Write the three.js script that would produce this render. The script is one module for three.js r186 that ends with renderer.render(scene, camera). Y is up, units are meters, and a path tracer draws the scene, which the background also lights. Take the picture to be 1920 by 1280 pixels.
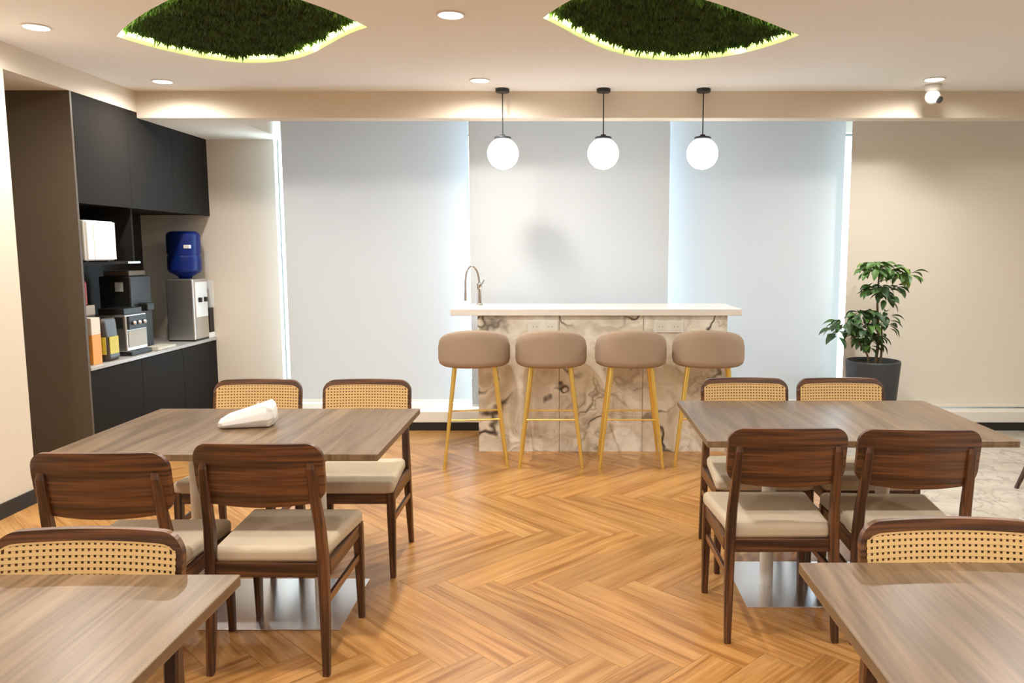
import * as THREE from 'three';
import { RoundedBoxGeometry } from 'three/addons/geometries/RoundedBoxGeometry.js';
import { mergeGeometries, mergeVertices } from 'three/addons/utils/BufferGeometryUtils.js';
import { RectAreaLightUniformsLib } from 'three/addons/lights/RectAreaLightUniformsLib.js';
import { createNoise2D, createNoise3D } from 'simplex-noise';

// ---------------------------------------------------------------- camera, sky, exposure
RectAreaLightUniformsLib.init();
const scene = new THREE.Scene();
const camera = new THREE.PerspectiveCamera(2 * Math.atan(640 / 1460) * 180 / Math.PI, 1.5, 0.05, 60);
camera.position.set(0, 1.47, 0);
camera.rotation.set(-Math.atan(168 / 1460), 0, 0);
camera.setViewOffset(1920, 1280, -100, 0, 1920, 1280);      // the photograph is a crop: its optical axis lies right of the middle
scene.background = new THREE.Color().setRGB(0.62, 0.84, 1.0);
scene.backgroundIntensity = 8;
const renderer = new THREE.WebGLRenderer({ antialias: true });
renderer.toneMapping = THREE.LinearToneMapping;
renderer.toneMappingExposure = 1.22;
renderer.shadowMap.enabled = true;
const WARM = new THREE.Color().setRGB(1.0, 0.965, 0.90);       // the ceiling downlights
const DOWN_POWER = 7.2;                                        // candela of each downlight

// ---------------------------------------------------------------- helpers
let seed = 12345;
const rnd = () => { seed = (seed * 1664525 + 1013904223) >>> 0; return seed / 4294967296; };
const rr = (a, b) => a + (b - a) * rnd();
const n2 = createNoise2D(rnd), n3 = createNoise3D(rnd);
const fbm = (x, y, o = 4) => { let s = 0, a = 0.5, f = 1; for (let i = 0; i < o; i++) { s += a * n2(x * f + i * 17.3, y * f - i * 9.1); a *= 0.5; f *= 2; } return s; };
const V3 = (x, y, z) => new THREE.Vector3(x, y, z);
const clamp = (x, a = 0, b = 1) => Math.max(a, Math.min(b, x));
const taken = {};
const numbered = (n) => { const k = taken[n] = (taken[n] ?? -1) + 1; return k ? `${n}_${String(k).padStart(3, '0')}` : n; };
function shadowed(o) { o.traverse((m) => { if (m.isMesh) { m.castShadow = true; m.receiveShadow = true; } }); return o; }
function thing(name, label, category, [x, y, z] = [0, 0, 0], turn = 0, group) {
  const o = new THREE.Group(); o.name = numbered(name); scene.add(o);
  o.position.set(x, y, z); o.rotation.y = turn; o.userData = { label, category };
  if (group) o.userData.group = group;
  return o;
}
function part(name, geo, material, parent, label) {
  const m = new THREE.Mesh(geo, material); m.name = name; m.castShadow = m.receiveShadow = true;
  if (label) m.userData.label = label;
  parent.add(m); return m;
}
function struct(name, geo, material) {
  const m = new THREE.Mesh(geo, material); m.name = name; m.castShadow = m.receiveShadow = true;
  m.userData.kind = 'structure'; scene.add(m); return m;
}
function structGroup(name) { const g = new THREE.Group(); g.name = name; g.userData.kind = 'structure'; scene.add(g); return g; }
function copyOf(src, label, [x, y, z], turn = 0) {
  const c = src.clone(); c.name = numbered(src.name.replace(/_\d{3}$/, '')); c.userData = { ...src.userData, label };
  c.position.set(x, y, z); c.rotation.y = turn; scene.add(c); return c;
}
// texture coordinates in metres on boxy geometry; v runs along `grain`
function metres(geo, grain = 'y', du = 0, dv = 0) {
  const g = geo.index ? geo.toNonIndexed() : geo;
  if (!g.attributes.normal) g.computeVertexNormals();
  const p = g.attributes.position, n = g.attributes.normal, uv = new Float32Array(p.count * 2), ax = ['x', 'y', 'z'];
  for (let t = 0; t < p.count; t += 3) {
    const N = V3(0, 0, 0); for (let k = 0; k < 3; k++) N.add(V3(n.getX(t + k), n.getY(t + k), n.getZ(t + k)));
    const a = [Math.abs(N.x), Math.abs(N.y), Math.abs(N.z)], d = ax[a.indexOf(Math.max(...a))];
    const rest = ax.filter((q) => q !== d), v = rest.includes(grain) ? grain : rest[1], u = rest.find((q) => q !== v);
    for (let k = 0; k < 3; k++) {
      const c = { x: p.getX(t + k), y: p.getY(t + k), z: p.getZ(t + k) };
      uv[(t + k) * 2] = c[u] + du; uv[(t + k) * 2 + 1] = c[v] + dv;
    }
  }
  g.setAttribute('uv', new THREE.BufferAttribute(uv, 2));
  return g;
}
const box = (x0, x1, y0, y1, z0, z1, r = 0) => {
  const w = Math.abs(x1 - x0), h = Math.abs(y1 - y0), d = Math.abs(z1 - z0);
  const g = r ? new RoundedBoxGeometry(w, h, d, 2, Math.min(r, w / 2.01, h / 2.01, d / 2.01)) : new THREE.BoxGeometry(w, h, d);
  g.translate((x0 + x1) / 2, (y0 + y1) / 2, (z0 + z1) / 2); return g;
};
const cyl = (r0, r1, h, x, y, z, n = 28) => { const g = new THREE.CylinderGeometry(r1, r0, h, n); g.translate(x, y + h / 2, z); return g; };   // r0 at the foot y
const lathe = (pts, n = 40) => new THREE.LatheGeometry(pts.map(([r, y]) => new THREE.Vector2(r, y)), n);
const merged = (list) => mergeGeometries(list.map((g) => { const k = g.index ? g.toNonIndexed() : g.clone(); for (const a of Object.keys(k.attributes)) if (!['position', 'normal', 'uv'].includes(a)) k.deleteAttribute(a); return k; }));
// a bar with softened corners swept through points, each {p, w (across x), d (along z)}
function sweepBar(st, corner = 0.3) {
  const ring = (s) => {
    const a = s.w / 2, b = s.d / 2, ca = a * (1 - corner), cb = b * (1 - corner);
    return [[a, -cb], [a, cb], [ca, b], [-ca, b], [-a, cb], [-a, -cb], [-ca, -b], [ca, -b]].map(([x, z]) => V3(s.p[0] + x, s.p[1], s.p[2] + z));
  };
  const rings = st.map(ring), pos = [];
  const tri = (a, b, c) => pos.push(a.x, a.y, a.z, b.x, b.y, b.z, c.x, c.y, c.z);
  for (let i = 0; i + 1 < rings.length; i++) for (let k = 0; k < 8; k++) {
    const a = rings[i][k], b = rings[i][(k + 1) % 8], c = rings[i + 1][(k + 1) % 8], d = rings[i + 1][k];
    tri(a, c, b); tri(a, d, c);
  }
  for (const [R, flip] of [[rings[0], true], [rings[rings.length - 1], false]]) for (let k = 1; k < 7; k++) flip ? tri(R[0], R[k], R[k + 1]) : tri(R[0], R[k + 1], R[k]);
  const g = new THREE.BufferGeometry(); g.setAttribute('position', new THREE.Float32BufferAttribute(pos, 3));
  // make sure the faces point outwards whichever way the bar runs
  g.computeVertexNormals();
  return g;
}
function smooth(g) { const k = g.clone(); k.deleteAttribute('uv'); k.deleteAttribute('normal'); const m = mergeVertices(k, 1e-5); m.computeVertexNormals(); return m; }

// ---------------------------------------------------------------- textures
function tex(w, h, fn, srgb = true) {
  const d = new Uint8Array(w * h * 4);
  for (let y = 0; y < h; y++) for (let x = 0; x < w; x++) {
    const c = fn(x / w, y / h), i = (y * w + x) * 4;
    d[i] = clamp(c[0]) * 255; d[i + 1] = clamp(c[1]) * 255; d[i + 2] = clamp(c[2]) * 255; d[i + 3] = 255;
  }
  const t = new THREE.DataTexture(d, w, h); t.magFilter = THREE.LinearFilter; t.minFilter = THREE.LinearMipmapLinearFilter; t.generateMipmaps = true;
  t.wrapS = t.wrapT = THREE.MirroredRepeatWrapping; if (srgb) t.colorSpace = THREE.SRGBColorSpace; t.needsUpdate = true; return t;
}
const mixc = (a, b, t) => [a[0] + (b[0] - a[0]) * t, a[1] + (b[1] - a[1]) * t, a[2] + (b[2] - a[2]) * t];
const hexc = (h) => [(h >> 16 & 255) / 255, (h >> 8 & 255) / 255, (h & 255) / 255];
function woodTex(w, h, sx, sy, base, dark, light, streak, knots = 0) {   // covers sx by sy metres, grain along v
  const t0 = tex(w, h, (u, v) => {
    const x = u * sx, y = v * sy, warp = fbm(x * 1.5, y * 0.5, 2) * 0.35;
    const bands = fbm((x + warp * 0.25) * 13, y * 0.55, 3), fine = fbm(x * 55, y * 1.6, 3), pore = fbm(x * 150, y * 5, 2), tone = fbm(x * 3, y * 0.7, 2);
    const t = clamp(0.5 + streak * (bands * 0.75 + fine * 0.45 + tone * 0.4));
    let c = t > 0.5 ? mixc(base, light, (t - 0.5) * 2) : mixc(base, dark, (0.5 - t) * 2);
    c = mixc(c, dark, clamp(pore - 0.15) * 0.9 * streak);
    if (knots) { const k = fbm(x * 4.1 + 40, y * 1.1, 2); c = mixc(c, dark, clamp((k - 0.30) * 3) * knots); }
    return c;
  });
  t0.repeat.set(1 / sx, 1 / sy); return t0;
}
const floorTex = woodTex(512, 1024, 1, 2.2, hexc(0xb98850), hexc(0x94632f), hexc(0xcc9d66), 0.8, 0.3);
const walnutTex = woodTex(512, 1024, 1, 2, hexc(0x5e3a22), hexc(0x2c170b), hexc(0x84552f), 1.1, 0.6);
const tableTex = woodTex(512, 1024, 1.2, 2, hexc(0x765f48), hexc(0x5c4833), hexc(0x8a7258), 0.9, 0.15);
const barTex = tex(1024, 640, (u, v) => {                      // covers 1.92 m x 1.2 m
  const x = u * 1.92, y = v * 1.2;
  const wx = x + 0.30 * fbm(x * 1.7 + 3, y * 1.7, 4), wy = y + 0.30 * fbm(x * 1.7 - 8, y * 1.7 + 5, 4);
  const cloud = 0.5 + 0.6 * fbm(wx * 2.1, wy * 2.1, 5);
  let c = mixc(hexc(0xf6f2ea), hexc(0xbfb3a2), clamp(cloud * 1.3 - 0.42));
  const ridge = (f, a, b, s) => { const q = Math.abs(fbm((wx * 0.8 + wy * 0.55) * f + a, (wy * 0.8 - wx * 0.55) * f + b, 3)); return clamp(1 - q / s); };
  const mask = clamp(0.25 + 1.9 * fbm(x * 1.5 + 21, y * 1.5 + 4, 2)), mask2 = clamp(0.3 + 1.5 * fbm(x * 1.1 + 3, y * 1.1 + 14, 2));
  c = mixc(c, hexc(0x9b8c79), 0.5 * ridge(1.1, 5, 9, 0.12) * mask2);
  c = mixc(c, hexc(0x2c221b), 0.95 * Math.pow(ridge(1.0, 31, 2, 0.09), 1.4) * mask);
  c = mixc(c, hexc(0x6a5a4a), 0.5 * Math.pow(ridge(2.2, 11, 42, 0.04), 1.5) * mask2);
  return c;
});
barTex.repeat.set(1 / 1.92, 1 / 1.2);
const tileTex = tex(512, 512, (u, v) => {
  const x = u * 1.6, y = v * 1.6, wx = x + 0.25 * fbm(x * 2, y * 2, 4), wy = y + 0.25 * fbm(x * 2 + 9, y * 2 - 4, 4);
  const q = Math.abs(fbm(wx * 2.4, wy * 2.4, 4)), s = Math.abs(fbm(wx * 5 + 8, wy * 5, 3));
  let c = mixc(hexc(0xeae3d8), hexc(0xd9cfc2), clamp(0.5 + fbm(x * 3, y * 3, 3)));
  c = mixc(c, hexc(0xaaa298), 0.6 * clamp(1 - q / 0.14)); return mixc(c, hexc(0xb5aca0), 0.25 * clamp(1 - s / 0.08));
});
tileTex.repeat.set(1 / 1.6, 1 / 1.6);
const clothBump = tex(256, 256, (u, v) => { const k = 0.5 + 0.25 * Math.sin(u * 256 * 0.785) * Math.sin(v * 256 * 0.785) + 0.3 * fbm(u * 60, v * 60, 2); return [k, k, k]; }, false);
clothBump.wrapS = clothBump.wrapT = THREE.RepeatWrapping; clothBump.repeat.set(6, 6);
const napBump = tex(256, 256, (u, v) => { const k = 0.5 + 0.5 * fbm(u * 40, v * 40, 4); return [k, k, k]; }, false);
const paintBump = tex(256, 256, (u, v) => { const k = 0.5 + 0.5 * fbm(u * 34, v * 34, 3); return [k, k, k]; }, false);

// ---------------------------------------------------------------- materials
const std = (o) => new THREE.MeshStandardMaterial(o);
const phys = (o) => new THREE.MeshPhysicalMaterial(o);
const lin = (r, g, b) => new THREE.Color().setRGB(r, g, b);
const M = {
  wall: std({ color: lin(0.72, 0.64, 0.53), roughness: 0.85, bumpMap: paintBump, bumpScale: 0.0004 }),
  ceiling: std({ color: lin(0.84, 0.83, 0.81), roughness: 0.9, bumpMap: paintBump, bumpScale: 0.0003 }),
  black: std({ color: lin(0.012, 0.011, 0.010), roughness: 0.5 }),
  ledge: std({ color: lin(0.80, 0.78, 0.73), roughness: 0.45 }),
  subfloor: std({ color: lin(0.10, 0.06, 0.03), roughness: 0.9 }),
  grout: std({ color: lin(0.45, 0.42, 0.38), roughness: 0.9 }),
  tile: std({ map: tileTex, color: lin(0.72, 0.72, 0.72), roughness: 0.18 }),
  planks: [[1, 1, 1], [1.08, 1.05, 1.0], [0.90, 0.88, 0.85], [0.97, 0.95, 0.90], [1.05, 1.0, 0.92]].map((c) => std({ map: floorTex, color: lin(...c.map((k) => Math.min(1, k * 0.92))), roughness: 0.28, bumpMap: floorTex, bumpScale: 0.0003 })),
  walnut: phys({ map: walnutTex, roughness: 0.42, clearcoat: 0.25, clearcoatRoughness: 0.35 }),
  walnutPanel: phys({ map: walnutTex, roughness: 0.40, clearcoat: 0.3, clearcoatRoughness: 0.3 }),
  cane: std({ color: lin(0.74, 0.50, 0.22), roughness: 0.6 }),
  seat: std({ color: lin(0.56, 0.46, 0.34), roughness: 0.85, bumpMap: clothBump, bumpScale: 0.0006 }),
  table: std({ map: tableTex, roughness: 0.32 }),
  steel: std({ color: lin(0.88, 0.88, 0.89), metalness: 1, roughness: 0.24 }),
  satin: std({ color: lin(0.62, 0.60, 0.57), metalness: 1, roughness: 0.38 }),
  chrome: std({ color: lin(0.72, 0.72, 0.74), metalness: 1, roughness: 0.12 }),
  velvet: phys({ color: lin(0.37, 0.275, 0.205), roughness: 0.9, sheen: 0.5, sheenRoughness: 0.45, sheenColor: lin(0.55, 0.42, 0.32), bumpMap: napBump, bumpScale: 0.0006 }),
  gold: std({ color: lin(0.92, 0.70, 0.20), metalness: 0.85, roughness: 0.32 }),
  barMarble: std({ map: barTex, roughness: 0.28 }),
  slab: std({ color: lin(0.82, 0.79, 0.75), roughness: 0.25 }),
  cabinet: phys({ color: lin(0.020, 0.017, 0.0145), roughness: 0.6, specularIntensity: 0.1 }),
  endPanel: std({ color: lin(0.09, 0.064, 0.042), roughness: 0.5 }),
  niche: std({ color: lin(0.020, 0.018, 0.016), roughness: 0.6 }),
  worktop: std({ color: lin(0.42, 0.39, 0.36), roughness: 0.3 }),
  blind: phys({ color: lin(0.58, 0.59, 0.60), roughness: 1, transmission: 0.052, thickness: 0, side: THREE.DoubleSide }),
  blindSolid: std({ color: lin(0.78, 0.73, 0.65), roughness: 0.95, side: THREE.DoubleSide }),
  rail: std({ color: lin(0.7, 0.7, 0.7), roughness: 0.5 }),
  white: std({ color: lin(0.82, 0.81, 0.79), roughness: 0.45 }),
  plastic: std({ color: lin(0.78, 0.76, 0.73), roughness: 0.35 }),
  frame: std({ color: lin(0.30, 0.31, 0.32), roughness: 0.4, metalness: 0.6 }),
  glass: phys({ color: 0xffffff, roughness: 0.02, transmission: 1, thickness: 0, ior: 1.5 }),
  pot: std({ color: lin(0.040, 0.045, 0.052), roughness: 0.55 }),
  soil: std({ color: lin(0.03, 0.02, 0.012), roughness: 1 }),
  stem: std({ color: lin(0.13, 0.085, 0.045), roughness: 0.85 }),
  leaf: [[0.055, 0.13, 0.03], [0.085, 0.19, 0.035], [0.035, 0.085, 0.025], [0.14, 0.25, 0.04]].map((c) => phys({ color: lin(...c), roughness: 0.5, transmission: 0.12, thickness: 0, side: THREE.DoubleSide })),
  moss: phys({ color: 0xffffff, roughness: 0.9, transmission: 0.5, thickness: 0, side: THREE.DoubleSide }),
  mossBack: std({ color: lin(0.012, 0.022, 0.006), roughness: 1 }),
  led: std({ color: lin(0.3, 0.3, 0.2), emissive: lin(0.80, 1.0, 0.26), emissiveIntensity: 13 }),
  lampDisc: std({ color: lin(0.9, 0.9, 0.9), emissive: lin(1.0, 0.90, 0.74), emissiveIntensity: 6 }),
  globe: std({ color: lin(0.9, 0.9, 0.9), emissive: lin(1.0, 0.98, 0.95), emissiveIntensity: 2.2, roughness: 0.25 }),
  pendantMetal: std({ color: lin(0.03, 0.032, 0.035), metalness: 0.4, roughness: 0.4 }),
};

// ---------------------------------------------------------------- the room shell
const XL = -3.126, XN = -3.75, XR = 4.6, ZB = -6.93, ZF = 3.2, HC = 2.63;
{
  const W = structGroup('wall_left');
  part('wall_panel', metres(box(XL - 0.14, XL, 0, HC, -4.47, ZF), 'y'), M.wall, W);
  part('header', metres(box(XN, XL, 2.48, HC, ZB, -4.47), 'z'), M.wall, W);
  part('recess_back', metres(box(XN - 0.1, XN, 0, HC, ZB, -4.4), 'y'), M.wall, W);
  part('recess_return', metres(box(XN, XL - 0.14, 0, 2.48, -4.47, -4.37), 'y'), M.wall, W);
  struct('baseboard_left', box(XL, XL + 0.012, 0, 0.085, -4.47, ZF), M.black);
  struct('wall_right', metres(box(XR, XR + 0.12, 0, HC, -7.1, ZF), 'y'), M.wall);
  struct('wall_front', metres(box(XN - 0.1, XR + 0.12, 0, HC, ZF, ZF + 0.12), 'y'), M.wall);
  // back wall with its window openings
  const B = structGroup('wall_back');
  const holes = [[-2.54, 2.62]], y0 = 0.30, y1 = 2.50;
  let at = XN - 0.1;
  for (const [a, b] of holes) {
    part('pier', metres(box(at, a, 0, 2.75, ZB - 0.16, ZB), 'y'), M.wall, B);
    part('sill_wall', metres(box(a, b, 0, y0, ZB - 0.16, ZB), 'y'), M.wall, B);
    part('lintel', metres(box(a, b, y1, 2.75, ZB - 0.16, ZB), 'y'), M.wall, B);
    at = b;
  }
  part('pier', metres(box(at, XR + 0.12, 0, 2.75, ZB - 0.16, ZB), 'y'), M.wall, B);
  holes.forEach(([a, b], i) => {
    const w = structGroup(`window_${i + 1}`), zf = ZB - 0.10;
    const n = Math.max(1, Math.round((b - a) / 0.8)), t = 0.02;
    part('window_frame', merged([box(a, b, y0, y0 + t, zf - 0.02, zf + 0.02), box(a, b, y1 - t, y1, zf - 0.02, zf + 0.02),
      ...Array.from({ length: n + 1 }, (_, k) => { const x = a + (b - a) * k / n; return box(x - (k === 0 ? t : t / 2), x + (k === n ? t : t / 2), y0, y1, zf - 0.02, zf + 0.02); })]), M.frame, w);
    for (let k = 0; k < n; k++) part('pane', box(a + (b - a) * k / n, a + (b - a) * (k + 1) / n, y0, y1, zf - 0.002, zf + 0.002), M.glass, w);
  });
  // dropped beam in front of the blinds and the soffit beside them
  struct('trim_1', metres(box(XL, XR, 2.44, HC, -5.97, -5.83), 'x'), M.wall);
  struct('trim_2', metres(box(XL, -2.44, 2.44, HC, ZB, -5.97), 'x'), M.wall);
  // window ledge with a black plinth
  const L = structGroup('trim_3');
  part('ledge', box(-2.52, XR, 0.068, 0.16, ZB, -6.32, 0.006), M.ledge, L);
  part('plinth', box(-2.52, XR, 0, 0.068, ZB, -6.325), M.black, L);
  struct('baseboard_back', box(XN, -2.52, 0, 0.085, ZB, ZB + 0.012), M.black);
}

// ---------------------------------------------------------------- ceiling with two leaf-shaped recesses
const bez = (pts) => { const s = new THREE.Shape(); s.moveTo(...pts[0]); for (let i = 1; i < pts.length; i += 3) s.bezierCurveTo(...pts[i], ...pts[i + 1], ...pts[i + 2]); return s; };
// outlines in (x, z)
const leafA = [[-2.43, -4.38], [-2.36, -4.74], [-2.14, -4.98], [-1.93, -4.98], [-1.52, -4.98], [-1.37, -4.50], [-1.03, -4.21], [-1.10, -3.95], [-1.24, -3.72], [-1.42, -3.50], [-1.66, -3.58], [-2.12, -3.98], [-2.43, -4.38]];
const leafB = [[-0.11, -4.05], [0.06, -4.34], [0.26, -4.93], [0.68, -4.92], [0.95, -4.91], [1.16, -4.66], [1.26, -4.36], [0.98, -4.06], [0.55, -3.62], [0.25, -3.52], [0.10, -3.62], [-0.02, -3.82], [-0.11, -4.05]];
const leafPts = [leafA, leafB].map((l) => bez(l).getPoints(16).slice(0, -1));
{
  const C = structGroup('ceiling');
  const s = new THREE.Shape(); s.moveTo(XN - 0.1, -5.83); s.lineTo(XR + 0.12, -5.83); s.lineTo(XR + 0.12, ZF + 0.12); s.lineTo(XN - 0.1, ZF + 0.12); s.closePath();
  for (const p of leafPts) { const h = new THREE.Path(); h.setFromPoints(p); s.holes.push(h); }
  const g = new THREE.ExtrudeGeometry(s, { depth: 0.09, bevelEnabled: false, curveSegments: 12 });
  g.rotateX(Math.PI / 2); g.translate(0, HC + 0.09, 0);       // shape y becomes z
  part('ceiling_board', metres(g, 'x'), M.ceiling, C);
  part('ceiling_slab', box(XN - 0.1, XR + 0.12, HC + 0.09, HC + 0.2, -7.1, ZF + 0.12), M.ceiling, C);
}

// ---------------------------------------------------------------- floor: herringbone planks and marble tiles
{
  const F = structGroup('floor');
  const XM = 1.95;
  part('subfloor', box(XN - 0.1, XR + 0.12, -0.12, -0.010, -7.1, ZF + 0.12), M.subfloor, F);
  const Wp = 0.15, n = 6, Lp = Wp * n, q = Math.SQRT1_2, gap = 0.0006;
  const X0 = XN, X1 = XM, Z0 = ZB, Z1 = ZF;
  const clip = (poly, f) => { const out = []; for (let i = 0; i < poly.length; i++) { const a = poly[i], b = poly[(i + 1) % poly.length], fa = f(a), fb = f(b); if (fa >= 0) out.push(a); if ((fa >= 0) !== (fb >= 0)) { const t = fa / (fa - fb); out.push({ x: a.x + (b.x - a.x) * t, z: a.z + (b.z - a.z) * t, s: a.s + (b.s - a.s) * t, l: a.l + (b.l - a.l) * t }); } } return out; };
  const toWorld = (u, v, s, l) => ({ x: (u + v) * q, z: (v - u) * q, s, l });
  const shift = { x: 0.1, z: -3.36 };
  const far = [];
  const slab = (poly, ou, ov) => {                            // a thin prism with its grain along l
    const pos = [], uv = [], T = 0, Bm = -0.010;
    const put = (p, y) => { pos.push(p.x, y, p.z); uv.push(p.s + ou, p.l + ov); };
    for (let i = 1; i + 1 < poly.length; i++) { put(poly[0], T); put(poly[i + 1], T); put(poly[i], T); }
    for (let i = 0; i < poly.length; i++) { const a = poly[i], b = poly[(i + 1) % poly.length]; put(a, T); put(b, T); put(b, Bm); put(a, T); put(b, Bm); put(a, Bm); }
    const g = new THREE.BufferGeometry(); g.setAttribute('position', new THREE.Float32BufferAttribute(pos, 3)); g.setAttribute('uv', new THREE.Float32BufferAttribute(uv, 2)); g.computeVertexNormals();
    if (g.attributes.normal.getY(0) < 0) { const P = g.attributes.position, U = g.attributes.uv; for (let t = 0; t < P.count; t += 3) { for (const A of [P, U]) { const k = A.itemSize; for (let c = 0; c < k; c++) { const tmp = A.array[(t + 1) * k + c]; A.array[(t + 1) * k + c] = A.array[(t + 2) * k + c]; A.array[(t + 2) * k + c] = tmp; } } } g.computeVertexNormals(); }
    return g;
  };
  for (let m = -14; m <= 14; m++) for (let k = -70; k <= 70; k++) for (const kind of [0, 1]) {
    const u0 = kind ? k + n + 2 * n * m : k + 2 * n * m, v0 = kind ? k - n + 1 : k, du = kind ? 1 : n, dv = kind ? n : 1;
    const a = u0 * Wp + gap, b = (u0 + du) * Wp - gap, c = v0 * Wp + gap, d = (v0 + dv) * Wp - gap;
    let poly = kind ? [toWorld(a, c, 0, 0), toWorld(b, c, Wp, 0), toWorld(b, d, Wp, Lp), toWorld(a, d, 0, Lp)] : [toWorld(a, c, 0, 0), toWorld(b, c, 0, Lp), toWorld(b, d, Wp, Lp), toWorld(a, d, Wp, 0)];
    poly.forEach((p) => { p.x += shift.x; p.z += shift.z; });
    if (Math.max(...poly.map((p) => p.x)) < X0 || Math.min(...poly.map((p) => p.x)) > X1 || Math.max(...poly.map((p) => p.z)) < Z0 || Math.min(...poly.map((p) => p.z)) > Z1) continue;
    for (const f of [(p) => p.x - X0, (p) => X1 - p.x, (p) => p.z - Z0, (p) => Z1 - p.z]) poly = clip(poly, f);
    if (poly.length < 3) continue;
    const area = Math.abs(poly.reduce((s, p, i) => { const o = poly[(i + 1) % poly.length]; return s + p.x * o.z - o.x * p.z; }, 0)) / 2;
    if (area < 1e-4) continue;
    const g = slab(poly, rr(0, 1), rr(0, 2));
    const cx = poly.reduce((s, p) => s + p.x, 0) / poly.length, cz = poly.reduce((s, p) => s + p.z, 0) / poly.length;
    if (cz < -2.0 && cx > -3.2) part(numbered('plank'), g, M.planks[Math.floor(rnd() * M.planks.length)], F); else far.push(g);
  }
  const rest = part('wood_planks', mergeGeometries(far), M.planks[0], F); rest.userData.kind = 'stuff';
  const farT = [], ts = 0.6;
  part('tile_bed', box(XM, XR, -0.010, -0.003, ZB, ZF), M.grout, F);
  for (let i = 0; XM + i * ts < XR; i++) for (let j = 0; ZB + j * ts < ZF; j++) {
    const x0 = XM + i * ts + 0.001, x1 = Math.min(XR, XM + (i + 1) * ts) - 0.001, z0 = ZB + j * ts + 0.001, z1 = Math.min(ZF, ZB + (j + 1) * ts) - 0.001;
    const g = metres(box(x0, x1, -0.006, 0, z0, z1), 'z', rr(0, 2), rr(0, 2));
    if (z0 < -3 && x0 < 4) part(numbered('floor_tile'), g, M.tile, F); else farT.push(g);
  }
  const rt = part('floor_tiles', mergeGeometries(farT), M.tile, F); rt.userData.kind = 'stuff';
}

// ---------------------------------------------------------------- roller blinds
function blind(x0, x1, z, mat, label) {
  const t = thing('roller_blind', label, 'blind', [(x0 + x1) / 2, 0, z], 0, 'roller blinds along the back wall');
  const w = x1 - x0, g = new THREE.PlaneGeometry(w, 2.42, 24, 1); g.translate(0, 0.19 + 1.21, 0);
  const p = g.attributes.position; for (let i = 0; i < p.count; i++) p.setZ(i, 0.004 * n2(p.getX(i) * 1.3 + x0, 0.2)); g.computeVertexNormals();
  part('fabric', g, mat, t);
  const r = cyl(0.028, 0.028, w, 0, -w / 2, 0, 20); r.rotateZ(Math.PI / 2); r.translate(0, 2.60, -0.03); part('roller_tube', r, M.rail, t);
  part('bottom_bar', box(-w / 2, w / 2, 0.172, 0.196, -0.007, 0.007, 0.004), mat === M.blind ? M.white : M.blindSolid, t);
}
blind(-2.385, -0.815, -6.68, M.blind, 'white roller blind hanging beside the dark kitchen cabinets');
blind(-0.785, 0.850, -6.46, M.blind, 'white roller blind hanging directly behind the marble bar counter');
blind(0.875, 2.350, -6.68, M.blind, 'white roller blind hanging between the bar and the potted plant');
blind(2.325, 4.58, -6.46, M.blindSolid, 'beige roller blind hanging behind the security camera and potted plant');

// ---------------------------------------------------------------- ceiling fittings
function downlight(x, z, label) {
  const t = thing('downlight', label, 'downlight', [x, HC, z], 0, 'round ceiling downlights');
  part('trim_ring', lathe([[0.060, -0.001], [0.070, -0.001], [0.070, -0.005], [0.066, -0.008], [0.060, -0.006], [0.060, -0.001]]), M.white, t);
  part('diffuser', lathe([[0, -0.006], [0.060, -0.006], [0.060, -0.001], [0, -0.001]]), M.lampDisc, t);
  const s = new THREE.SpotLight(WARM, DOWN_POWER, 0, 1.55, 1.0, 2); s.position.set(0, -0.02, 0); s.target.position.set(0, -1, 0); s.name = 'downlight_beam';
  s.castShadow = true; s.shadow.radius = 2.4; s.shadow.mapSize.set(1024, 1024); t.add(s, s.target);
}
downlight(-2.745, -4.20, 'round downlight over the wall corner left of the dark cabinets');
downlight(-0.564, -3.99, 'round downlight between the two leaf-shaped moss panels');
downlight(-2.755, -5.496, 'round downlight close above the dark wall cabinets');
downlight(-0.58, -5.463, 'round downlight beside the first pendant lamp over the bar');
downlight(2.494, -5.43, 'round downlight above the white security camera');
for (const [x, z] of [[2.49, -3.99], [-2.745, -2.5], [-0.57, -2.4], [2.49, -2.4], [-2.745, -0.9], [-0.57, -0.8], [1.1, -0.8], [2.49, -0.8], [-0.57, 0.9], [1.4, 0.9]]) downlight(x, z, 'round ceiling downlight over the empty tables and the entrance');

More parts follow.
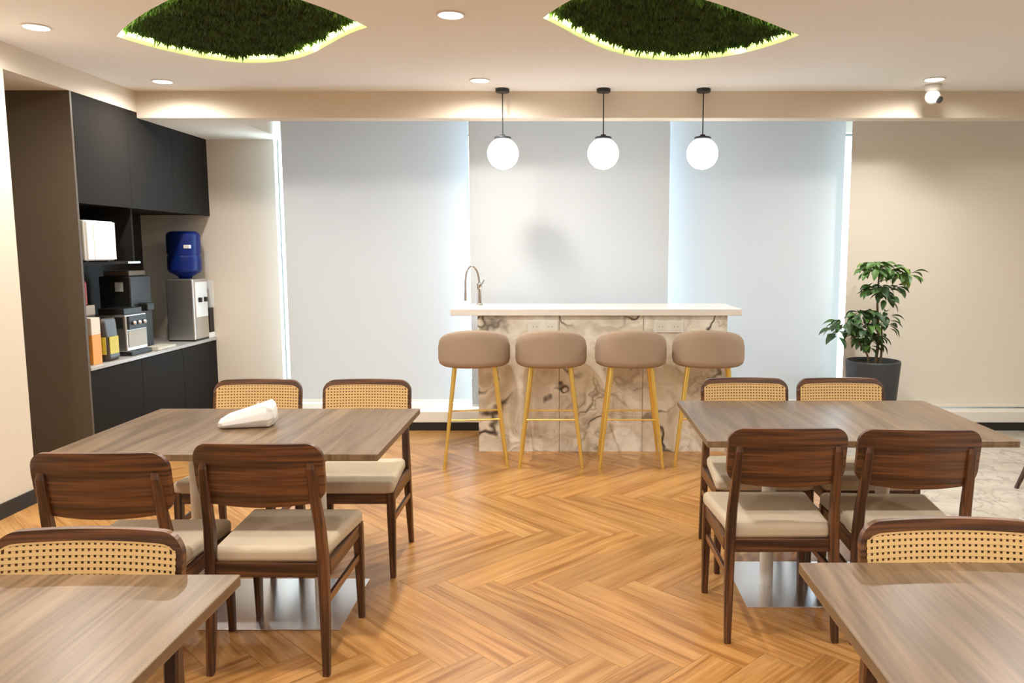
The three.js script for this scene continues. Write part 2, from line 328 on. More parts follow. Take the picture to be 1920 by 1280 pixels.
function mossPanel(pts, label) {
  const t = thing('moss_panel', label, 'moss panel', [0, 0, 0], 0, 'leaf-shaped moss panels in the ceiling');
  const c = pts.reduce((a, p) => [a[0] + p.x / pts.length, a[1] + p.y / pts.length], [0, 0]);
  const inset = (d) => pts.map((p, i) => {                    // move every edge point inwards by d
    const a = pts[(i + pts.length - 1) % pts.length], b = pts[(i + 1) % pts.length];
    let nx = -(b.y - a.y), nz = b.x - a.x; const l = Math.hypot(nx, nz); nx /= l; nz /= l;
    if ((c[0] - p.x) * nx + (c[1] - p.y) * nz < 0) { nx = -nx; nz = -nz; }
    return new THREE.Vector2(p.x + nx * d, p.y + nz * d);
  });
  const sh = new THREE.Shape(inset(0.03)), bg = new THREE.ExtrudeGeometry(sh, { depth: 0.03, bevelEnabled: false });
  bg.rotateX(Math.PI / 2); bg.translate(0, HC + 0.089, 0);
  part('backing', bg, M.mossBack, t);
  const rim = inset(0.012).map((p) => V3(p.x, HC + 0.040, p.y));
  part('led_strip', new THREE.TubeGeometry(new THREE.CatmullRomCurve3(rim, true), 160, 0.006, 6, true), M.led, t, 'glowing lime-white light strip');
  // tufts of preserved foliage
  const blade = (a, l, w, tilt) => { const g = new THREE.BufferGeometry(); const ca = Math.cos(a), sa = Math.sin(a), o = Math.sin(tilt) * l, h = -Math.cos(tilt) * l;
    const P = (r, y, s) => [ca * r - sa * s, y, sa * r + ca * s]; g.setAttribute('position', new THREE.Float32BufferAttribute([...P(0, 0, 0), ...P(o * 0.55, h * 0.6, w), ...P(o, h, 0), ...P(0, 0, 0), ...P(o, h, 0), ...P(o * 0.55, h * 0.6, -w)], 3)); g.computeVertexNormals(); return g; };
  const tuft = mergeGeometries(Array.from({ length: 7 }, (_, i) => blade(i * 0.9 + 0.3, 0.042 + 0.012 * (i % 3), 0.0055, 0.25 + 0.16 * (i % 4))));
  const inside = (x, z, poly) => { let w = false; for (let i = 0, j = poly.length - 1; i < poly.length; j = i++) if ((poly[i].y > z) !== (poly[j].y > z) && x < (poly[j].x - poly[i].x) * (z - poly[i].y) / (poly[j].y - poly[i].y) + poly[i].x) w = !w; return w; };
  const bound = inset(0.04), xs = bound.map((p) => p.x), zs = bound.map((p) => p.y), N = 5200;
  const im = new THREE.InstancedMesh(tuft, M.moss, N); im.name = 'foliage'; im.userData.kind = 'stuff'; im.castShadow = im.receiveShadow = true;
  const mt = new THREE.Matrix4(), col = new THREE.Color();
  for (let i = 0; i < N;) {
    const x = rr(Math.min(...xs), Math.max(...xs)), z = rr(Math.min(...zs), Math.max(...zs)); if (!inside(x, z, bound)) continue;
    const s = rr(0.6, 1.05) * (1 + 0.3 * n2(x * 7, z * 7)), y = HC + 0.062 + rr(-0.006, 0.002);
    mt.compose(V3(x, y, z), new THREE.Quaternion().setFromEuler(new THREE.Euler(rr(-0.5, 0.5), rr(0, 6.3), rr(-0.5, 0.5))), V3(s, s * 0.95, s));
    im.setMatrixAt(i, mt); const k = rr(0.5, 1.3), y2 = rnd(); col.setRGB(0.035 * k + 0.04 * y2 * k, 0.115 * k, 0.010 * k); im.setColorAt(i, col); i++;
  }
  t.add(im);
  for (let i = 0; i < rim.length; i += 24) { const p = rim[i]; const l = new THREE.PointLight(lin(0.80, 1.0, 0.26), 0.03, 0, 2); l.name = 'strip_light'; l.position.set(p.x + (c[0] - p.x) * 0.02, HC + 0.028, p.z + (c[1] - p.z) * 0.02); l.castShadow = true; t.add(l); }
  return t;
}
mossPanel(leafPts[0], 'leaf-shaped green moss panel in the ceiling toward the dark cabinets');
mossPanel(leafPts[1], 'leaf-shaped green moss panel in the ceiling in front of the bar pendants');

function pendant(x, label) {
  const t = thing('pendant_lamp', label, 'pendant lamp', [x, HC, -5.75], 0, 'globe pendant lamps over the bar');
  part('canopy', lathe([[0, 0], [0.048, 0], [0.05, -0.004], [0.05, -0.022], [0.042, -0.028], [0, -0.028]]), M.pendantMetal, t, 'black round ceiling canopy');
  part('cord', cyl(0.0045, 0.0045, 0.315, 0, -0.342, 0, 10), M.pendantMetal, t);
  part('cap', lathe([[0, -0.318], [0.018, -0.320], [0.022, -0.332], [0.056, -0.336], [0.060, -0.340], [0.060, -0.352], [0, -0.352]]), M.pendantMetal, t);
  const s = new THREE.SphereGeometry(0.113, 40, 28); s.translate(0, -0.455, 0); part('globe', s, M.globe, t, 'glowing white opal globe');
  const l = new THREE.PointLight(lin(1, 0.95, 0.88), 0.12, 0, 2); l.name = 'globe_light'; l.position.set(0, -0.455, 0); l.castShadow = true; l.shadow.radius = 5; t.add(l);
}
pendant(-0.451, 'globe pendant lamp over the faucet end of the bar');
pendant(0.274, 'globe pendant lamp over the middle of the bar');
pendant(0.991, 'globe pendant lamp over the plant end of the bar');

{ // security camera
  const t = thing('security_camera', 'white turret security camera with dark lens under the ceiling', 'camera', [2.575, HC, -5.62], 0.35);
  part('mount', lathe([[0, 0], [0.055, 0], [0.056, -0.01], [0.050, -0.035], [0.042, -0.045], [0, -0.045]]), M.plastic, t);
  const s = new THREE.SphereGeometry(0.052, 28, 20); s.translate(0, -0.082, 0); part('housing', s, M.plastic, t);
  const c = new THREE.CylinderGeometry(0.024, 0.024, 0.02, 24); c.rotateX(Math.PI / 2); c.rotateX(0.5); c.translate(0.016, -0.106, 0.044); part('lens', c, M.black, t, 'black camera lens');
}

// ---------------------------------------------------------------- kitchen cabinets in the wall recess
{
  const ze = -5.05, zb = ZB, xf = XL, xb = XN;
  const P = thing('cabinet_end_panel', 'tall dark panel closing the near end of the kitchen cabinets', 'end panel', [0, 0, 0]);
  part('panel', metres(box(xb + 0.002, xf, 0, 2.48, ze - 0.022, ze, 0.002), 'y'), M.endPanel, P);
  const zc = ze - 0.023;
  const U = thing('wall_cabinet', 'dark grey wall cabinet with flat doors above the kitchen niche', 'cabinet', [0, 0, 0]);
  part('body', box(xb + 0.002, xf - 0.022, 1.79, 2.478, zb + 0.002, zc), M.cabinet, U);
  const nd = 3, dz = (zc - zb) / nd;
  for (let i = 0; i < nd; i++) part('door', box(xf - 0.021, xf, 1.782, 2.478, zb + i * dz + 0.0015, zb + (i + 1) * dz - 0.001, 0.002), M.cabinet, U);
  const Bc = thing('base_cabinet', 'dark grey base cabinet with flat doors under the worktop', 'cabinet', [0, 0, 0]);
  part('body', box(xb + 0.002, xf - 0.022, 0.06, 0.688, zb + 0.002, zc), M.cabinet, Bc);
  part('plinth', box(xb + 0.002, xf - 0.05, 0, 0.06, zb + 0.002, zc), M.black, Bc);
  for (let i = 0; i < nd; i++) part('door', box(xf - 0.021, xf, 0.065, 0.684, zb + i * dz + 0.0015, zb + (i + 1) * dz - 0.001, 0.002), M.cabinet, Bc);
  const Wt = thing('worktop', 'thin grey worktop running along the kitchen niche', 'worktop', [0, 0, 0]);
  part('slab', box(xb + 0.002, xf + 0.006, 0.689, 0.713, zb + 0.002, zc, 0.003), M.worktop, Wt);
  part('upstand', box(xb + 0.002, xb + 0.012, 0.713, 1.789, zb + 0.002, zc), M.niche, Wt, 'dark splashback');
  const S = thing('open_shelf', 'dark open shelf compartment holding the white microwave', 'shelf', [0, 0, 0]);
  part('shelf_board', box(xb + 0.013, xf - 0.02, 1.385, 1.403, -5.78, zc, 0.001), M.cabinet, S);
  part('divider', box(xb + 0.013, xf - 0.02, 1.403, 1.789, -5.72, -5.704), M.cabinet, S);
  part('edge_strip', box(xf - 0.02, xf - 0.012, 1.387, 1.401, -5.78, -5.62), M.satin, S, 'bright metal edge strip');

  const mw = thing('microwave', 'white microwave oven on the dark open shelf', 'microwave', [-3.34, 1.4031, -5.31]);
  part('case', box(-0.2, 0.19, 0.008, 0.275, -0.17, 0.16, 0.008), M.white, mw);
  part('door', box(0.19, 0.205, 0.015, 0.268, -0.165, 0.08, 0.004), M.white, mw);
  part('control_panel', box(0.19, 0.203, 0.015, 0.268, 0.085, 0.155, 0.004), M.plastic, mw);
  for (const z of [-0.13, 0.12]) part('foot', box(-0.18, 0.17, 0, 0.009, z - 0.012, z + 0.012), M.black, mw);

  const ct = 0.7131;
  const bt = thing('drink_carton', 'orange and white drink carton beside the tall end panel', 'carton', [-3.215, ct, -5.235]);
  part('carton_body', box(-0.045, 0.045, 0, 0.20, -0.05, 0.05, 0.003), std({ color: lin(0.80, 0.33, 0.06), roughness: 0.5 }), bt, 'orange lower carton');
  part('carton_top', box(-0.0449, 0.0449, 0.2, 0.315, -0.0499, 0.0499, 0.003), std({ color: lin(0.75, 0.62, 0.50), roughness: 0.5 }), bt, 'pale upper carton');
  const cf = thing('coffee_bag', 'dark coffee bag with yellow label next to the orange carton', 'bag', [-3.21, ct, -5.42]);
  {
    const g = new RoundedBoxGeometry(0.10, 0.30, 0.17, 6, 0.03); g.translate(0, 0.15, 0); const p = g.attributes.position;
    for (let i = 0; i < p.count; i++) { const y = p.getY(i), k = 1 - 0.55 * clamp((y - 0.2) / 0.1); p.setX(i, p.getX(i) * k + 0.004 * n3(p.getX(i) * 20, y * 18, p.getZ(i) * 18)); } g.computeVertexNormals();
    part('pouch', g, std({ color: lin(0.045, 0.03, 0.022), roughness: 0.35 }), cf);
    part('label', box(0.047, 0.052, 0.05, 0.17, -0.05, 0.055), std({ color: lin(0.62, 0.50, 0.05), roughness: 0.5 }), cf, 'yellow label');
    part('label', box(-0.03, 0.04, 0.05, 0.17, 0.083, 0.087), std({ color: lin(0.62, 0.50, 0.05), roughness: 0.5 }), cf, 'yellow label');
  }
  const bx = thing('snack_box', 'flat beige box behind the coffee bag under a red can', 'box', [-3.40, ct, -5.36]);
  part('carton', box(-0.07, 0.07, 0, 0.315, -0.14, 0.14, 0.003), std({ color: lin(0.10, 0.08, 0.07), roughness: 0.6 }), bx);
  part('lid', box(-0.072, 0.072, 0.315, 0.385, -0.142, 0.142, 0.004), std({ color: lin(0.55, 0.44, 0.33), roughness: 0.6 }), bx, 'beige lid');
  const rc = thing('drink_can', 'dark red can standing on the beige box', 'can', [-3.37, ct + 0.3852, -5.43]);
  part('can_body', lathe([[0, 0], [0.026, 0], [0.031, 0.008], [0.031, 0.155], [0.026, 0.166], [0, 0.166]]), std({ color: lin(0.30, 0.02, 0.015), roughness: 0.3, metalness: 0.4 }), rc);
  part('can_lid', lathe([[0, 0.166], [0.026, 0.166], [0.026, 0.169], [0.023, 0.167], [0, 0.167]]), M.steel, rc);
  const em = thing('espresso_machine', 'silver espresso machine with a dark cup rail on the worktop', 'coffee machine', [-3.29, ct, -5.76]);
  part('housing', box(-0.14, 0.10, 0.03, 0.30, -0.15, 0.13, 0.01), M.satin, em);
  part('group_panel', box(0.1, 0.112, 0.19, 0.29, -0.13, 0.11, 0.004), M.black, em);
  part('front_panel', box(0.1, 0.106, 0.06, 0.185, -0.13, 0.11, 0.002), std({ color: lin(0.42, 0.37, 0.30), roughness: 0.5 }), em);
  part('cup_rail', box(-0.11, 0.08, 0.30, 0.345, -0.13, 0.11, 0.004), M.black, em);
  part('side_badge', box(-0.08, 0.08, 0.20, 0.285, 0.13, 0.133), M.black, em, 'dark side vent');
  for (let i = 0; i < 3; i++) part('knob', lathe([[0, 0], [0.016, 0], [0.014, 0.022], [0, 0.022]], 16).rotateZ(-Math.PI / 2).translate(0.112, 0.24, -0.08 + i * 0.07), M.steel, em);
  part('base', box(-0.14, 0.13, 0, 0.032, -0.15, 0.13, 0.006), M.black, em);
  const dt = thing('drip_tray', 'pale serving tray in front of the coffee machines', 'tray', [-3.20, ct, -6.08]);
  part('tray_dish', box(-0.075, 0.07, 0, 0.022, -0.14, 0.14, 0.006), std({ color: lin(0.55, 0.49, 0.40), roughness: 0.5 }), dt);
  part('rim', box(-0.075, 0.07, 0.020, 0.030, 0.13, 0.14, 0.002), std({ color: lin(0.55, 0.49, 0.40), roughness: 0.5 }), dt);
  const bm = thing('bean_coffee_machine', 'tall black coffee machine with small pale display', 'coffee machine', [-3.42, ct, -6.10]);
  part('case', box(-0.14, 0.10, 0, 0.57, -0.15, 0.15, 0.012), M.black, bm);
  part('hopper', box(-0.12, 0.08, 0.57, 0.615, -0.12, 0.12, 0.01), std({ color: lin(0.10, 0.07, 0.05), roughness: 0.3 }), bm);
  part('display', box(-0.015, 0.045, 0.455, 0.525, 0.15, 0.153), std({ color: lin(0.5, 0.5, 0.5), roughness: 0.3 }), bm, 'small pale display');
  for (const y of [0.16, 0.27]) part('button', box(0.06, 0.085, y, y + 0.03, 0.15, 0.154), M.white, bm);
  part('spout', box(0.1, 0.17, 0.30, 0.36, -0.05, 0.05, 0.01), M.black, bm);
  const wd = thing('water_dispenser', 'grey water dispenser carrying a blue bottle in the niche corner', 'water dispenser', [-3.255, ct, -6.70]);
  part('body', box(-0.115, 0.115, 0.012, 0.53, -0.14, 0.13, 0.012), M.satin, wd);
  part('front_panel', box(0.115, 0.125, 0.20, 0.50, -0.11, 0.10, 0.004), M.plastic, wd);
  for (const z of [-0.05, 0.05]) part('tap', box(0.124, 0.15, 0.33, 0.37, z - 0.012, z + 0.012, 0.004), M.black, wd);
  part('foot', box(-0.105, 0.11, 0, 0.013, -0.13, 0.12), M.black, wd);
  const wb = thing('water_bottle', 'big blue water bottle upside down on the grey dispenser', 'water bottle', [-3.27, ct + 0.5302, -6.72]);
  part('bottle', lathe([[0, 0], [0.05, 0], [0.06, 0.02], [0.125, 0.055], [0.135, 0.08], [0.135, 0.18], [0.128, 0.19], [0.128, 0.205], [0.135, 0.215], [0.135, 0.36], [0.128, 0.385], [0.10, 0.40], [0, 0.40]]), phys({ color: lin(0.005, 0.018, 0.14), roughness: 0.3, specularIntensity: 0.5 }), wb);
  part('bottle_label', box(0.045, 0.105, 0.255, 0.285, 0.085, 0.122, 0.004), M.white, wb, 'small white label');
  const ns = thing('notice_sheet', 'white notice sheet stuck on the wall beside the water dispenser', 'notice', [-3.205, 1.10, zb + 0.0025]);
  part('sheet', box(-0.075, 0.075, -0.12, 0.12, -0.002, 0.001), M.white, ns);
  const kb = thing('black_box', 'small black box on a white tray beside the water dispenser', 'box', [-3.185, ct + 0.0502, -6.885]);
  part('case', box(-0.05, 0.05, 0, 0.20, -0.04, 0.04, 0.004), M.black, kb);
  part('lid', box(-0.051, 0.051, 0.2, 0.212, -0.041, 0.041, 0.003), M.black, kb);
  const wt = thing('white_tray', 'low white tray at the far end of the worktop', 'tray', [-3.185, ct, -6.88]);
  part('tray_body', box(-0.055, 0.055, 0, 0.05, -0.045, 0.05, 0.006), M.white, wt);
}

// ---------------------------------------------------------------- bar counter
{
  const zf = -5.64, zr = -6.16, t = thing('bar_counter', 'marble-fronted bar counter with a white stone top', 'bar counter', [0, 0, 0]);
  const xs = [-0.64, -0.045, 0.567, 1.18];
  for (let i = 0; i < 3; i++) part('marble_panel', metres(box(xs[i] + 0.0015, xs[i + 1] - 0.0015, 0, 1.012, zf - 0.02, zf, 0.001), 'y', 0.7, 0.1), M.barMarble, t);
  part('carcass', box(xs[0] + 0.02, xs[3] - 0.02, 0, 1.012, zr, zf - 0.021), M.white, t);
  for (const [a, b] of [[xs[0], xs[0] + 0.0195], [xs[3] - 0.0195, xs[3]]]) part('side_panel', metres(box(a, b, 0, 1.012, zr, zf - 0.021), 'y', 0.3, 0.2), M.barMarble, t);
  part('worktop', box(-0.83, 1.275, 1.012, 1.060, -6.22, -5.605, 0.004), M.slab, t, 'white stone top');
  for (const [x, label] of [[-0.165, 'white socket plate on the bar front toward the faucet'], [0.75, 'white socket plate on the bar front toward the plant']]) {
    const s = thing('socket_plate', label, 'socket', [x, 0.93, zf + 0.0004]);
    part('plate', box(-0.11, 0.11, -0.043, 0.043, 0, 0.009, 0.003), M.white, s);
    for (const dx of [-0.055, 0.055]) { const f = part('socket_face', box(dx - 0.035, dx + 0.035, -0.03, 0.03, 0.009, 0.0105), M.plastic, s); for (const h of [-0.012, 0.012]) part('pin_hole', cyl(0.003, 0.003, 0.001, 0, 0, 0, 10).rotateX(Math.PI / 2).translate(dx + h, 0, 0.0105), M.black, f); }
  }
  const f = thing('faucet', 'chrome gooseneck faucet with a thin curved spout on the bar', 'faucet', [-0.655, 1.0601, -5.95]);
  part('base', lathe([[0, 0], [0.026, 0], [0.026, 0.01], [0.016, 0.02], [0.013, 0.12], [0.020, 0.135], [0.022, 0.165], [0.014, 0.175], [0, 0.175]], 24), M.chrome, f);
  part('lever', sweepBar([{ p: [0.012, 0.15, 0], w: 0.012, d: 0.014 }, { p: [0.030, 0.185, 0], w: 0.01, d: 0.012 }, { p: [0.036, 0.20, 0], w: 0.006, d: 0.01 }]), M.chrome, f);
  const cv = new THREE.CatmullRomCurve3([[0, 0.165, 0], [-0.006, 0.22, 0.004], [-0.022, 0.275, 0.008], [-0.055, 0.302, 0.012], [-0.088, 0.27, 0.016], [-0.102, 0.20, 0.02], [-0.105, 0.10, 0.022]].map((p) => V3(...p)));
  part('spout', new THREE.TubeGeometry(cv, 40, 0.0075, 10), M.chrome, f);
  part('spray_head', cyl(0.010, 0.010, 0.07, -0.105, 0.04, 0.022, 16), M.chrome, f);
}

// ---------------------------------------------------------------- bar stools
function makeStool(label) {
  const t = thing('bar_stool', label, 'bar stool', [0, 0, 0], 0, 'bar stools at the marble bar');
  const R = 0.245, h = (a) => 0.775 + 0.178 * Math.pow(Math.max(0, Math.cos(a * 0.54)), 1.35), nA = 56, A = 2.35;
  // tub back: a band bent round the seat, with a rounded rim; angle 0 is the rear (+z)
  const prof = (a) => { const top = h(a), e = clamp((A - Math.abs(a)) / 0.22), th = 0.052 * (0.35 + 0.65 * Math.sqrt(e)), m = R - th;
    return [[m + 0.004, 0.735], [m, top - 0.06], [m + th * 0.12, top - 0.022], [m + th * 0.35, top - 0.004], [m + th * 0.62, top - 0.003], [R - th * 0.08, top - 0.022], [R + 0.004, top - 0.065], [R + 0.004, 0.735], [R - 0.004, 0.705], [R - 0.025, 0.690], [R - 0.06, 0.688]]; };
  const pos = [], idx = [], np = prof(0).length;
  for (let i = 0; i <= nA; i++) { const a = -A + 2 * A * i / nA; for (const [r, y] of prof(a)) pos.push(Math.sin(a) * r, y, Math.cos(a) * r * 0.92); }
  for (let i = 0; i < nA; i++) for (let k = 0; k + 1 < np; k++) { const a = i * np + k, b = a + 1, c = a + np, d = c + 1; idx.push(a, b, c, b, d, c); }
  for (const i of [0, nA]) for (let k = 1; k + 1 < np; k++) idx.push(...(i ? [i * np, i * np + k, i * np + k + 1] : [0, k + 1, k]));
  const g = new THREE.BufferGeometry(); g.setAttribute('position', new THREE.Float32BufferAttribute(pos, 3)); g.setIndex(idx); g.computeVertexNormals();
  const uv = new Float32Array(pos.length / 3 * 2); for (let i = 0; i < pos.length / 3; i++) { uv[i * 2] = Math.floor(i / np) * 0.08; uv[i * 2 + 1] = (i % np) * 0.1; } g.setAttribute('uv', new THREE.BufferAttribute(uv, 2));
  part('tub_back', g, M.velvet, t);
  const s = lathe([[0, 0.688], [0.19, 0.688], [0.214, 0.697], [0.222, 0.715], [0.222, 0.745], [0.212, 0.770], [0.17, 0.785], [0, 0.79]], 44); s.scale(1, 1, 0.94); part('seat_cushion', s, M.velvet, t);
  for (const [sx, sz] of [[-1, 1], [1, 1], [-1, -1], [1, -1]]) {
    const a = V3(sx * 0.135, 0.690, sz * 0.12), b = V3(sx * 0.215, 0, sz * 0.195), L = a.distanceTo(b);
    const lg = new THREE.CylinderGeometry(0.0165, 0.010, L, 18); lg.applyQuaternion(new THREE.Quaternion().setFromUnitVectors(V3(0, 1, 0), a.clone().sub(b).normalize())); lg.translate((a.x + b.x) / 2, (a.y + b.y) / 2, (a.z + b.z) / 2);
    part('leg', lg, M.gold, t, 'tapered gold metal leg');
  }
  const k = 1 - 0.33 / 0.69, fx = 0.135 + 0.08 * k, fz = 0.12 + 0.075 * k;
  for (const s2 of [-1, 1]) { part('footrest_bar', cyl(0.006, 0.006, 2 * fx, 0, -fx, 0, 12).rotateZ(Math.PI / 2).translate(0, 0.33, s2 * fz), M.gold, t); part('footrest_bar', cyl(0.006, 0.006, 2 * fz, 0, -fz, 0, 12).rotateX(Math.PI / 2).translate(s2 * fx, 0.33, 0), M.gold, t); }
  return t;
}
{
  const s0 = makeStool('taupe velvet bar stool on gold legs at the faucet end of the bar');
  s0.position.set(-0.635, 0, -5.385); s0.rotation.y = 0.13;
  copyOf(s0, 'taupe velvet bar stool on gold legs, second from the faucet end', [-0.100, 0, -5.385], 0.0);
  copyOf(s0, 'taupe velvet bar stool on gold legs, second from the plant end', [0.455, 0, -5.385], -0.02);
  copyOf(s0, 'taupe velvet bar stool on gold legs at the plant end of the bar', [0.995, 0, -5.385], -0.16);
}

// ---------------------------------------------------------------- dining chairs (cane in front, solid walnut behind); they face -z before turning
const CH = { top: 0.835, bot: 0.606, w: 0.44 };
function makeChair(label) {
  const t = thing('dining_chair', label, 'chair', [0, 0, 0], 0, 'walnut and cane dining chairs');
  const zOf = (x, y) => 0.232 - 0.55 * x * x + (y - CH.bot) * 0.16;
  const half = CH.w / 2, rc = 0.055;
  const corner = (x, r) => { const e = half - Math.abs(x); return e >= r ? 0 : r - Math.sqrt(Math.max(0, r * r - (r - e) * (r - e))); };
  const yt = (x, i = 0) => CH.top - i - 0.003 * (x / half) ** 2 - corner(x, rc), yb = (x, i = 0) => CH.bot + i + 0.018 * (x / half) ** 2 + corner(x, 0.05);
  const xsOf = (n) => Array.from({ length: n + 1 }, (_, i) => { const u = -1 + 2 * i / n; return half * Math.sign(u) * (1 - Math.pow(1 - Math.abs(u), 1.7)); });
  // curved back shell
  {
    const xs = xsOf(36), nv = 6, pos = [], th = 0.024, P = [];
    for (const side of [1, -1]) { const rows = []; for (const x of xs) { const col = []; for (let v = 0; v <= nv; v++) { const y = yb(x) + (yt(x) - yb(x)) * v / nv; const edge = Math.min(v, nv - v) === 0 || Math.abs(x) === half ? 0.003 : 0; col.push(V3(x, y, zOf(x, y) + side * (th / 2 - edge))); } rows.push(col); } P.push(rows); }
    const quad = (a, b, c, d) => { for (const p of [a, b, c, a, c, d]) pos.push(p.x, p.y, p.z); };
    const nx = xs.length - 1;
    for (let i = 0; i < nx; i++) for (let v = 0; v < nv; v++) { quad(P[0][i][v], P[0][i + 1][v], P[0][i + 1][v + 1], P[0][i][v + 1]); quad(P[1][i][v], P[1][i][v + 1], P[1][i + 1][v + 1], P[1][i + 1][v]); }
    for (let i = 0; i < nx; i++) { quad(P[0][i][nv], P[0][i + 1][nv], P[1][i + 1][nv], P[1][i][nv]); quad(P[0][i][0], P[1][i][0], P[1][i + 1][0], P[0][i + 1][0]); }
    for (let v = 0; v < nv; v++) { quad(P[0][0][v], P[0][0][v + 1], P[1][0][v + 1], P[1][0][v]); quad(P[0][nx][v], P[1][nx][v], P[1][nx][v + 1], P[0][nx][v + 1]); }
    const g = new THREE.BufferGeometry(); g.setAttribute('position', new THREE.Float32BufferAttribute(pos, 3)); g.computeVertexNormals();
    part('backrest', metres(g, 'x', 0.3, 0.4), M.walnutPanel, t, 'solid walnut back with rounded corners');
  }
  // woven cane on the front of the back
  {
    const strips = [], pitch = 0.0142, wv = 0.0085, nX = 14, xE = 0.205, zc = (x, y, o) => zOf(x, y) - 0.0125 - o;
    const ribbon = (pts, o) => { const pos = []; for (let i = 0; i + 1 < pts.length; i++) { const [a, b] = [pts[i], pts[i + 1]]; const q = (p) => pos.push(p[0], p[1], zc(p[0], p[1], o)); [a[0], b[1], b[0], a[0], a[1], b[1]].forEach(q); } const g = new THREE.BufferGeometry(); g.setAttribute('position', new THREE.Float32BufferAttribute(pos, 3)); g.computeVertexNormals(); return g; };
    for (let k = -nX; k <= nX; k++) { const x = k * pitch, a = yb(x, 0.026), b = yt(x, 0.026); if (b - a < 0.02) continue; const pts = []; for (let v = 0; v <= 6; v++) { const y = a + (b - a) * v / 6; pts.push([[x - wv / 2, y], [x + wv / 2, y]]); } strips.push(ribbon(pts, 0.0010)); }
    for (let y = CH.bot + 0.034; y < CH.top - 0.026; y += pitch) { const pts = []; for (let i = 0; i <= 24; i++) { const x = -xE + 2 * xE * i / 24; if (y - wv / 2 < yb(x, 0.022) || y + wv / 2 > yt(x, 0.022)) continue; pts.push([[x, y + wv / 2], [x, y - wv / 2]]); } if (pts.length > 3) strips.push(ribbon(pts, 0.0018)); }
    const c = part('cane_panel', mergeGeometries(strips), M.cane, t, 'golden woven cane panel'); c.userData.kind = 'stuff';
    // flat border strip round the weave
    const bord = [], N = 60; const path = []; for (let i = 0; i <= N; i++) { const x = -xE + 2 * xE * i / N; path.push([x, yt(x, 0.025)]); }
    for (let i = 0; i < N; i++) { const [x0, y0] = path[i], [x1, y1] = path[i + 1]; bord.push(x0, y0, zc(x0, y0, 0.0026), x1, y1, zc(x1, y1, 0.0026), x1, y1 - 0.005, zc(x1, y1, 0.0026), x0, y0, zc(x0, y0, 0.0026), x1, y1 - 0.005, zc(x1, y1, 0.0026), x0, y0 - 0.005, zc(x0, y0, 0.0026)); }
    const bg = new THREE.BufferGeometry(); bg.setAttribute('position', new THREE.Float32BufferAttribute(bord, 3)); bg.computeVertexNormals(); part('cane_border', bg, M.cane, t);
  }
  for (const s of [-1, 1]) {
    const rear = sweepBar([{ p: [s * 0.204, 0, 0.232], w: 0.024, d: 0.026 }, { p: [s * 0.200, 0.2, 0.212], w: 0.032, d: 0.033 }, { p: [s * 0.196, 0.40, 0.200], w: 0.036, d: 0.040 }, { p: [s * 0.192, 0.52, 0.208], w: 0.034, d: 0.036 }, { p: [s * 0.186, 0.64, 0.234], w: 0.032, d: 0.028 }, { p: [s * 0.182, 0.745, 0.252], w: 0.028, d: 0.022 }, { p: [s * 0.181, 0.765, 0.252], w: 0.02, d: 0.014 }]);
    part('leg', metres(rear, 'y', 0.2 * s + 0.5, 0), M.walnut, t, 'rear leg rising into the back post');
    const fr = sweepBar([{ p: [s * 0.208, 0, -0.208], w: 0.024, d: 0.025 }, { p: [s * 0.206, 0.30, -0.203], w: 0.036, d: 0.037 }, { p: [s * 0.205, 0.398, -0.202], w: 0.036, d: 0.038 }]);
    part('leg', metres(fr, 'y', 0.3 * s + 0.7, 0.4), M.walnut, t);
    part('side_rail', metres(box(s * 0.205 - 0.011, s * 0.205 + 0.011, 0.345, 0.396, -0.186, 0.182, 0.003), 'z', 0.1, 0.2), M.walnut, t);
    part('stretcher', metres(box(s * 0.204 - 0.008, s * 0.204 + 0.008, 0.245, 0.272, -0.190, 0.196, 0.004), 'z', 0.4, 0.1), M.walnut, t);
  }
  part('front_rail', metres(box(-0.188, 0.188, 0.345, 0.396, -0.216, -0.194, 0.003), 'x', 0.2, 0.6), M.walnut, t);
  part('rear_rail', metres(box(-0.180, 0.180, 0.345, 0.396, 0.186, 0.208, 0.003), 'x', 0.2, 0.9), M.walnut, t);
  const cg = new RoundedBoxGeometry(0.444, 0.058, 0.425, 8, 0.022); { const p = cg.attributes.position; for (let i = 0; i < p.count; i++) { const x = p.getX(i) / 0.222, z = p.getZ(i) / 0.2125, y = p.getY(i); if (y > 0) p.setY(i, y + 0.014 * (1 - x * x) * (1 - z * z)); if (p.getZ(i) > 0.1) p.setX(i, p.getX(i) * (1 - 0.16 * clamp((p.getZ(i) - 0.1) / 0.11))); } }
  cg.translate(0, 0.420, -0.014); const cgs = smooth(cg);
  part('seat_cushion', metres(cgs, 'z'), M.seat, t, 'padded beige fabric seat');
  return t;
}
